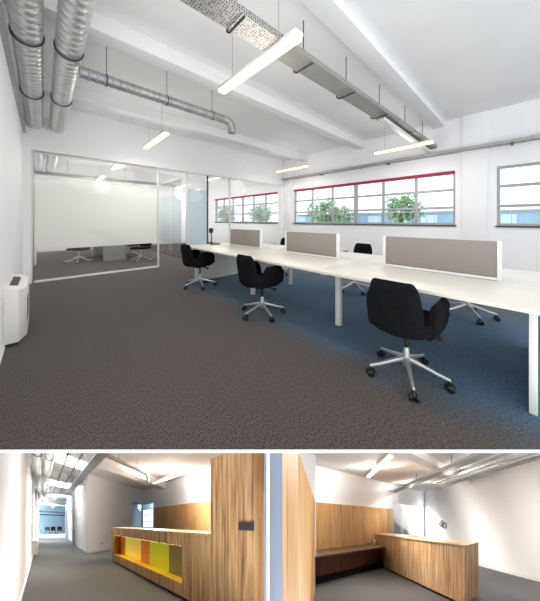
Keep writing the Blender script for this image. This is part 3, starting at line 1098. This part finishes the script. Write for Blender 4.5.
lamp('ceiling_lamp', 'white linear ceiling lamp above the reception counter', (3.6, 1.30, 3.0), (3.6, 2.75, 3.0), G3, LAMPW, 520, R1, 0.39)
for y0, y1, lab in ((3.3, 4.35, 'bright ceiling light panel over the corridor closer to the viewer'), (5.75, 7.2, 'bright ceiling light panel deeper over the corridor')):
    t = thing('ceiling_light_panel', lab, 'ceiling light', (0.78, (y0 + y1) / 2, HB), group='light panels in the corridor ceiling', room=R1)
    B((0.30, y0, HB - 0.03), (1.28, y1, HB - 0.002)).build('frame', WHITE, t, room=R1)
    B((0.33, y0 + 0.03, HB - 0.036), (1.25, y1 - 0.03, HB - 0.03)).build('diffuser', mat('panel_light', rgb(200, 200, 196), 0.6, emit=rgb(255, 253, 246), estr=9.0), t, room=R1)
lamp('ceiling_lamp', 'added unseen ceiling lamp over the front of the reception hall', (3.0, -0.2, 3.0), (3.0, 0.6, 3.0), G3, LAMPW, 170, R1, 0.39)  # added above the view to brighten the front of the hall
lamp('ceiling_lamp', 'added ceiling lamp of the bright end room', (0.9, 13.5, 3.1), (0.9, 14.8, 3.1), G3, LAMPW, 6000, R1, 0.19, (0.86, 0.95, 1))  # added bluish lamp, brightens the end room like daylight
lamp('ceiling_lamp', 'added ceiling lamp in the side room beyond the glazed opening', (5.9, 5.0, 3.1), (5.9, 6.2, 3.1), G3, LAMPW, 500, R1, 0.19, (0.86, 0.95, 1))  # bluish lamp added to light the side room
lamp('ceiling_lamp', 'added small ceiling lamp at the far end of the corridor', (0.75, 9.3, 3.2), (0.75, 10.4, 3.2), G3, LAMPW, 200, R1, 0.19)  # added where the corridor was too dark

# counter with the coloured niche
X0, X1, CT = 1.75, 2.35, 1.15
NY0, NY1, NZ0, NZ1 = 0.745, 2.90, 0.29, 0.91
ct = thing('reception_counter', 'striped wood reception counter with a recessed niche of coloured panels', 'counter', (2.0, 1.7, 0), room=R1)
bd = MB()
YA, YB = 0.36, 3.06
bd.box((X0, YA, 0.07), (X0 + 0.20, YB, NZ0)).box((X0, YA, NZ1), (X0 + 0.20, YB, CT - 0.03))
bd.box((X0, YA, NZ0), (X0 + 0.20, NY0, NZ1)).box((X0, NY1, NZ0), (X0 + 0.20, YB, NZ1))
bd.box((X0 + 0.20, YA, 0.07), (X1, YB, CT - 0.03))
bd.build('body', OAKB, ct, room=R1)
B((X0 - 0.008, YA, CT - 0.03), (X1 + 0.02, YB + 0.012, CT)).build('counter_top', OAKC, ct, room=R1)
B((X0 + 0.05, YA, 0.0), (X1 - 0.05, YB - 0.05, 0.07)).build('plinth', KICK, ct, room=R1)
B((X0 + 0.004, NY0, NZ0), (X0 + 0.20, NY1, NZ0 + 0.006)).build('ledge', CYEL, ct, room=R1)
tag(B((X0 + 0.015, NY0 + 0.02, NZ1 - 0.004), (X0 + 0.06, NY1 - 0.02, NZ1 - 0.001)).build('light_strip', mat('strip_light', rgb(255, 240, 200), 0.5, emit=rgb(255, 226, 150), estr=14.0), ct, room=R1), 'glowing strip under the niche top')
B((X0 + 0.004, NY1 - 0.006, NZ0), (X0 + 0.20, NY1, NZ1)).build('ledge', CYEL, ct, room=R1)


def ly(px, x):
    a = (px - 133.0) / 103.0
    t = math.radians(41.5)
    return x * (-a * math.sin(t) + math.cos(t)) / (a * math.cos(t) + math.sin(t))


xs = X0 + 0.185
cuts = [ly(118.9, xs), ly(125.4, xs), ly(141, xs), ly(149.7, xs), ly(169, xs), NY0]
for (a, b, m, lab) in ((cuts[0], cuts[1], CORA, 'orange panel'), (cuts[1], cuts[2], CCRE, 'cream yellow panel'), (cuts[2], cuts[3], CORA, 'orange panel'),
                       (cuts[3], cuts[4], CLIM, 'lime panel'), (cuts[4], cuts[5], COLI, 'olive panel')):
    tag(B((xs, b, NZ0 + 0.006), (xs + 0.014, a, NZ1)).build('niche_panel', m, ct, room=R1), lab)
tag(B((xs, cuts[0], NZ0 + 0.006), (xs + 0.014, NY1 - 0.006, NZ1)).build('niche_panel', CYEL, ct, room=R1), 'yellow-lit end of the niche')
tw = thing('wood_screen_wall', 'tall striped wood panel at the right end of the counter', 'wood panel', (2.0, 0.1, 0), room=R1)
B((X0 - 0.003, -0.155, 0.0), (X0 + 0.25, 0.358, 2.17)).build('panel', OAKB, tw, room=R1)
B((X0 - 0.006, -0.155, 2.17), (X0 + 0.255, 0.361, 2.19)).build('cap', OAKB, tw, room=R1)
sg = thing('sign_plate', 'small black sign plate on the tall wood panel', 'sign', (1.74, 0.07, 1.2), room=R1)
y0, y1 = ly(259.3, X0 - 0.006), ly(238.7, X0 - 0.006)
B((X0 - 0.018, y0, 1.215), (X0 - 0.004, y1, 1.31)).build('plate', SIGN, sg, room=R1)
wp = thing('wood_wall_panelling', 'golden wood panelling on the wall behind the counter', 'wood panel', (4.8, 2, 0), room=R1)
n = 9
for k in range(n):
    a, b = -0.2 + 3.9 * k / n, -0.2 + 3.9 * (k + 1) / n
    B((4.84, a + 0.004, 0.0), (4.895, b - 0.004, 2.17)).build('board', OAKT, wp, room=R1)
# glazed opening beside the panelling with a window behind it
w4 = struct('window_4', B((3.97, 4.58, 0), (4.02, 4.64, 2.55)).box((4.85, 4.58, 0), (4.9, 4.64, 2.55)).box((4.02, 4.58, 2.5), (4.85, 4.64, 2.55)), FRAMEW, 'glazed opening beside the wood panelling', R1, cat='window')
B((4.02, 4.60, 0), (4.85, 4.605, 2.5)).build('pane', GLASS, w4, room=R1)
w5 = struct('wall_far', B((1.7, 7.6, 0), (7.1, 7.7, HB)).box((7.0, 1.0, 0), (7.1, 5.35, HB)).box((7.0, 6.55, 0), (7.1, 7.6, HB)).box((7.0, 5.35, 0), (7.1, 6.55, 0.9)).box((7.0, 5.35, 2.55), (7.1, 6.55, HB)), BLUEW, 'daylight-tinted walls seen through the glazed opening', R1)
w6 = struct('window_5', B((7.02, 5.35, 0.9), (7.06, 6.55, 0.96)).box((7.02, 5.35, 1.42), (7.06, 6.55, 1.47)).box((7.02, 5.35, 1.97), (7.06, 6.55, 2.02)).box((7.02, 5.35, 2.49), (7.06, 6.55, 2.55)), FRAMEW, 'gridded window beyond the glazed opening', R1, cat='window')
for k in range(5):
    B((7.02, 5.35 + 0.29 * k, 0.9), (7.06, 5.39 + 0.29 * k, 2.55)).build('mullion', FRAMEW, w6, room=R1)
t = thing('fan_coil_unit', 'white fan coil unit low on the left wall of the reception hall', 'heater', (-0.2, 5.6, 0), room=R1)
B((-0.27, 5.5, 0.05), (-0.12, 6.4, 0.62)).build('casing', WHITEP, t, room=R1, bevel=0.01)
B((-0.12, 5.6, 0.2), (-0.115, 5.8, 0.5)).build('grille', BLACKP, t, room=R1)
t = thing('wall_socket', 'small socket low on the white box wall', 'socket', (2.1, 4.54, 0.3), room=R1)
B((2.03, 4.535, 0.30), (2.12, 4.549, 0.39)).build('plate', WHITE, t, room=R1)
B((2.05, 4.53, 0.32), (2.10, 4.535, 0.37)).build('insert', DARK, t, room=R1)

# white collage border between the two lower pictures, built as a thin wall
def camp(x, d, z):
    return CAM + RV * x + FV * d + UP * z


dv = MB()
c4 = [(-3.4 / FPX * 1.345, 1.345), (-0.5 / FPX * 1.345, 1.345), (0.0, 6.0), (-0.01, 6.0)]
vs = [camp(x, d, -(230.5 if d < 2 else 340) / FPX * d) for x, d in c4] + [camp(x, d, -(400.0 if d < 2 else 390) / FPX * d) for x, d in c4]
dv.add(vs, [(0, 1, 2, 3), (7, 6, 5, 4), (0, 4, 5, 1), (1, 5, 6, 2), (2, 6, 7, 3), (3, 7, 4, 0)])
struct('collage_border', dv, WHITE, 'white collage border between the two lower pictures built as a thin wall')

# =================================================================== RECEPTION DESK ROOM (lower right picture)
R2 = DESKR
HD = 3.12
YB2 = 4.0


def rp(px, t):
    """plan point of the desk room under picture column px at distance t"""
    a = (px - 404.0) / 111.3
    q = math.radians(37.7)
    return (t * (a * math.cos(q) + math.sin(q)), t * (-a * math.sin(q) + math.cos(q)))


struct('floor', MB().prism([(-0.4, 2.3), (1.5, 0.45), (4.6, -1.6), (4.6, 6.2), (-0.4, 6.2)], -0.05, 0.0), CARPET3, 'dark grey carpet of the desk room', R2)
struct('ceiling', MB().prism([(-0.4, 2.1), (1.2, 1.0), (4.6, -1.6), (4.6, 6.2), (-0.4, 6.2)], HD, HD + 0.1), CEIL, 'white ceiling of the desk room', R2)
struct('trim_8', B((-0.3, 1.75, HD - 0.16), (4.47, 1.95, HD)), CEIL, 'white beam across the desk room ceiling', R2)
struct('wall_right', B((4.47, -1.2, 0), (4.6, 6.2, HD)), WALL, 'white wall on the right of the desk room', R2)
struct('baseboard_right', B((4.455, -1.2, 0), (4.47, YB2, 0.08)), WHITE, 'white skirting of the right wall', R2)
struct('wall_back', B((-0.4, YB2, 0), (2.46, YB2 + 0.12, HD)).box((2.46, YB2, 2.38), (4.47, YB2 + 0.12, HD)).box((4.38, YB2, 0), (4.47, YB2 + 0.12, 2.38)), WALL, 'white back wall above the wood panelling', R2)
struct('wall_end', B((-0.4, 6.1, 0), (4.6, 6.2, HD)), WALL, 'white wall behind the glass door', R2)
# left wood wall: two joined panels and a blue grey end
pa, pb, pc = rp(282.3, 0.575), rp(299.2, 0.80), (-0.05, 3.40)
lw = thing('wood_side_wall', 'smooth golden wood wall on the left edge of the desk room', 'wood panel', (-0.1, 2.0, 0), room=R2)
MB().prism([pa, (pb[0] - 0.004, pb[1] - 0.006), (pb[0] - 0.1, pb[1]), (pa[0] - 0.03, pa[1] + 0.10)], 0.0, 2.0).build('panel', OAKT, lw, room=R2)
MB().prism([pb, pc, (pc[0] - 0.2, pc[1]), (pb[0] - 0.2, pb[1])], 0.0, 2.0).build('panel', OAKT, lw, room=R2)
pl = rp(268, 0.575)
en = struct('wall_left', MB().prism([rp(282.1, 0.575), (rp(282.1, 0.575)[0] - 0.02, rp(282.1, 0.575)[1] + 0.03), (pl[0] - 0.02, pl[1] + 0.03), pl], 0.0, 2.0), BLUEG, 'bluish lit wall end left of the wood wall', R2)
struct('wall_front', B((-0.4, 3.40, 0), (-0.05, YB2, HD)), WALL, 'white return beside the panelling', R2)
# back panelling
bp = thing('wood_wall_panelling', 'vertical grained wood panelling on the back wall above the desk', 'wood panel', (1.2, YB2, 0), room=R2)
n = 8
for k in range(n):
    a, b = -0.05 + 2.56 * k / n, -0.05 + 2.56 * (k + 1) / n
    B((a + 0.003, YB2 - 0.05, 0.0), (b - 0.003, YB2 - 0.002, 2.08)).build('board', OAKT, bp, room=R2)
# built in desk
dk = thing('built_in_desk', 'dark topped desk running along the wood panelling', 'desk', (0.9, 3.5, 0), room=R2)
MB().prism([(-0.045, 3.20), (1.695, 3.20), (1.585, YB2 - 0.055), (-0.045, YB2 - 0.055)], 0.70, 0.745).build('desktop', DWOOD, dk, room=R2)
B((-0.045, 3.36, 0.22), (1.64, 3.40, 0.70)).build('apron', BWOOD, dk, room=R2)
B((-0.045, 3.44, 0.0), (1.62, 3.48, 0.22)).build('plinth', KICK, dk, room=R2)
# counter
fa, fb = Vector((2.048, 0.889)), Vector((1.77, 2.83))
dr = (fb - fa).normalized()
far = fa + dr * 2.98
nb = Vector((0.53, -0.025))
cn = thing('reception_counter', 'pale striped wood counter closing off the reception desk', 'counter', (2.1, 1.8, 0), room=R2)
MB().prism([fa, fa + nb, far + Vector((0.53, 0)), far], 0.06, 1.085).build('body', OAKC, cn, room=R2)
e = Vector((0.01, 0.0))
MB().prism([fa - e - dr * 0.01, fa + nb + e - dr * 0.01, far + Vector((0.54, 0)), far - e], 1.085, 1.11).build('counter_top', OAKC, cn, room=R2)
MB().prism([fa + Vector((0.04, 0.05)), fa + nb + Vector((-0.04, 0.05)), far + Vector((0.48, 0)), far + Vector((0.04, 0))], 0.0, 0.06).build('plinth', KICK, cn, room=R2)
ZB = 0.747
bt = thing('pump_bottle', 'small white bottle standing on the desk by the counter', 'bottle', (1.56, 3.62, 0.745), room=R2)
MB().tube([(1.52, 3.62, ZB), (1.52, 3.62, 0.90), (1.52, 3.62, 0.93), (1.52, 3.62, 0.94)], [0.04, 0.04, 0.03, 0.015], 16).build('body', WHITE, bt, room=R2)
MB().tube([(1.52, 3.62, 0.94), (1.52, 3.62, 0.98), (1.49, 3.60, 0.985)], 0.01, 8).build('pump', mat('amber_plastic', rgb(196, 140, 70), 0.4), bt, room=R2)
# glass door
gd = thing('door_2', 'clear glass door beside the end of the wood panelling', 'door', (3.4, YB2, 0), room=R2)
tag(gd, kind='structure')
B((2.48, YB2 + 0.05, 0.0), (3.38, YB2 + 0.06, 2.34)).build('leaf', GLASS, gd, room=R2)
B((3.40, YB2 + 0.05, 0.0), (4.36, YB2 + 0.06, 2.34)).build('leaf', GLASS, gd, room=R2)
B((2.49, YB2 + 0.03, 2.34), (4.35, YB2 + 0.08, 2.38)).box((2.46, YB2 + 0.03, 0), (2.49, YB2 + 0.08, 2.38)).box((4.35, YB2 + 0.03, 0), (4.38, YB2 + 0.08, 2.38)).build('frame', WHITE, gd, room=R2)
MB().tube([(3.30, YB2 + 0.03, 1.02), (3.30, YB2 - 0.03, 1.02), (3.14, YB2 - 0.03, 1.02)], 0.022, 10).build('door_handle', DARK, gd, room=R2)
B((3.24, YB2 + 0.035, 0.93), (3.36, YB2 + 0.05, 1.12)).build('lock_case', DARK, gd, room=R2)
# wall telephone
tp = thing('wall_intercom', 'small dark intercom handset on the right wall above the counter', 'intercom', (4.46, 2.9, 1.3), room=R2)
B((4.44, 2.76, 1.30), (4.468, 2.96, 1.52)).build('base', BLACKP, tp, room=R2)
MB().tube([(4.42, 2.98, 1.34), (4.41, 3.05, 1.45), (4.42, 2.90, 1.62)], 0.03, 10).build('handset', BLACKP, tp, room=R2)
# ceiling equipment
t = thing('ceiling_cable_tray', 'wide grey tray hanging over the middle of the desk room', 'cable tray', (2.5, 2, 2.9), room=R2)
B((2.40, 0.6, 2.78), (2.62, 3.98, 2.79)).box((2.40, 0.6, 2.78), (2.41, 3.98, 2.86)).box((2.61, 0.6, 2.78), (2.62, 3.98, 2.86)).build('channel', GALVD, t, room=R2)
for y in (1.4, 2.6, 3.5):
    MB().tube([(2.51, y, 2.79), (2.51, y, HD - 0.005)], 0.008, 6).build('rod', DARK, t, room=R2)
for x, z, r, lab in ((3.80, 2.93, 0.055, 'slim steel duct nearest the white wall in the desk room'), (3.58, 2.95, 0.05, 'slim steel duct second from the white wall in the desk room'), (3.34, 2.95, 0.045, 'slim steel duct third from the white wall in the desk room')):
    t = thing('ventilation_duct', lab, 'duct', (x, 2, z), group='slim ducts of the desk room', room=R2)
    MB().duct((x, -0.6, z), (x, 2.55, z), r, 0.12, 16).build('tube', GALVD if x > 3.7 else GALV, t, room=R2)
    for y in (0.4, 1.6):
        MB().tube([(x, y, z + r), (x, y, HD - 0.005)], 0.008, 6).build('rod', DARK, t, room=R2)
G4 = 'linear lamps of the desk room'
lamp('ceiling_lamp', 'added white linear ceiling lamp between the wide tray and the slim ducts', (3.0, 2.55, 3.03), (3.0, 3.75, 3.03), G4, LAMPW, 190, R2, 0.085)  # extra lamp added to light the far end of the right wall
lamp('ceiling_lamp', 'white linear ceiling lamp over the built in desk', (1.30, 2.14, 3.0), (1.30, 3.62, 3.0), G4, LAMPW, 220, R2, 0.115)
lamp('ceiling_lamp', 'white linear ceiling lamp beside the slim ducts', (3.05, 0.9, 3.03), (3.05, 2.4, 3.03), G4, LAMPW, 110, R2, 0.085)
lamp('ceiling_lamp', 'added unseen ceiling lamp over the front of the desk room', (2.6, -0.6, 3.03), (2.6, 0.5, 3.03), G4, LAMPW, 270, R2, 0.085)  # unseen lamp added to brighten the room from the front
lamp('ceiling_lamp', 'added unseen ceiling lamp at the right edge of the desk room', (3.7, -1.0, 3.03), (3.7, 0.0, 3.03), G4, LAMPW, 150, R2, 0.085)  # added outside the view to light the right wall and floor
lamp('ceiling_lamp', 'added white linear ceiling lamp behind the glass door', (3.4, 4.6, 3.0), (3.4, 5.8, 3.0), G4, LAMPW, 750, R2, 0.115)  # added to brighten the space behind the glass

# =================================================================== world and camera
w = bpy.data.worlds.new('sky')
SC.world = w
w.use_nodes = True
bg = w.node_tree.nodes['Background']
bg.inputs['Color'].default_value = (0.93, 0.97, 1.0, 1)
bg.inputs['Strength'].default_value = 2.2

cd = bpy.data.cameras.new('camera')
co = bpy.data.objects.new('camera', cd)
COL.objects.link(co)
co.location = CAM
co.rotation_euler = (PI / 2, 0, -TH)
cd.sensor_fit = 'VERTICAL'
cd.sensor_height = 24.0
cd.lens = FPX / 601.0 * 24.0
cd.shift_x = 0.0
cd.shift_y = (PPY - 300.5) / 601.0
cd.clip_start = 0.02
cd.clip_end = 300
SC.camera = co
vs = SC.view_settings
vs.view_transform = 'Standard'
vs.look = 'None'
vs.gamma = 1.0
vs.use_curve_mapping = False
vs.exposure = -0.22
SC.cycles.max_bounces = 12
SC.cycles.diffuse_bounces = 8
SC.cycles.transparent_max_bounces = 24
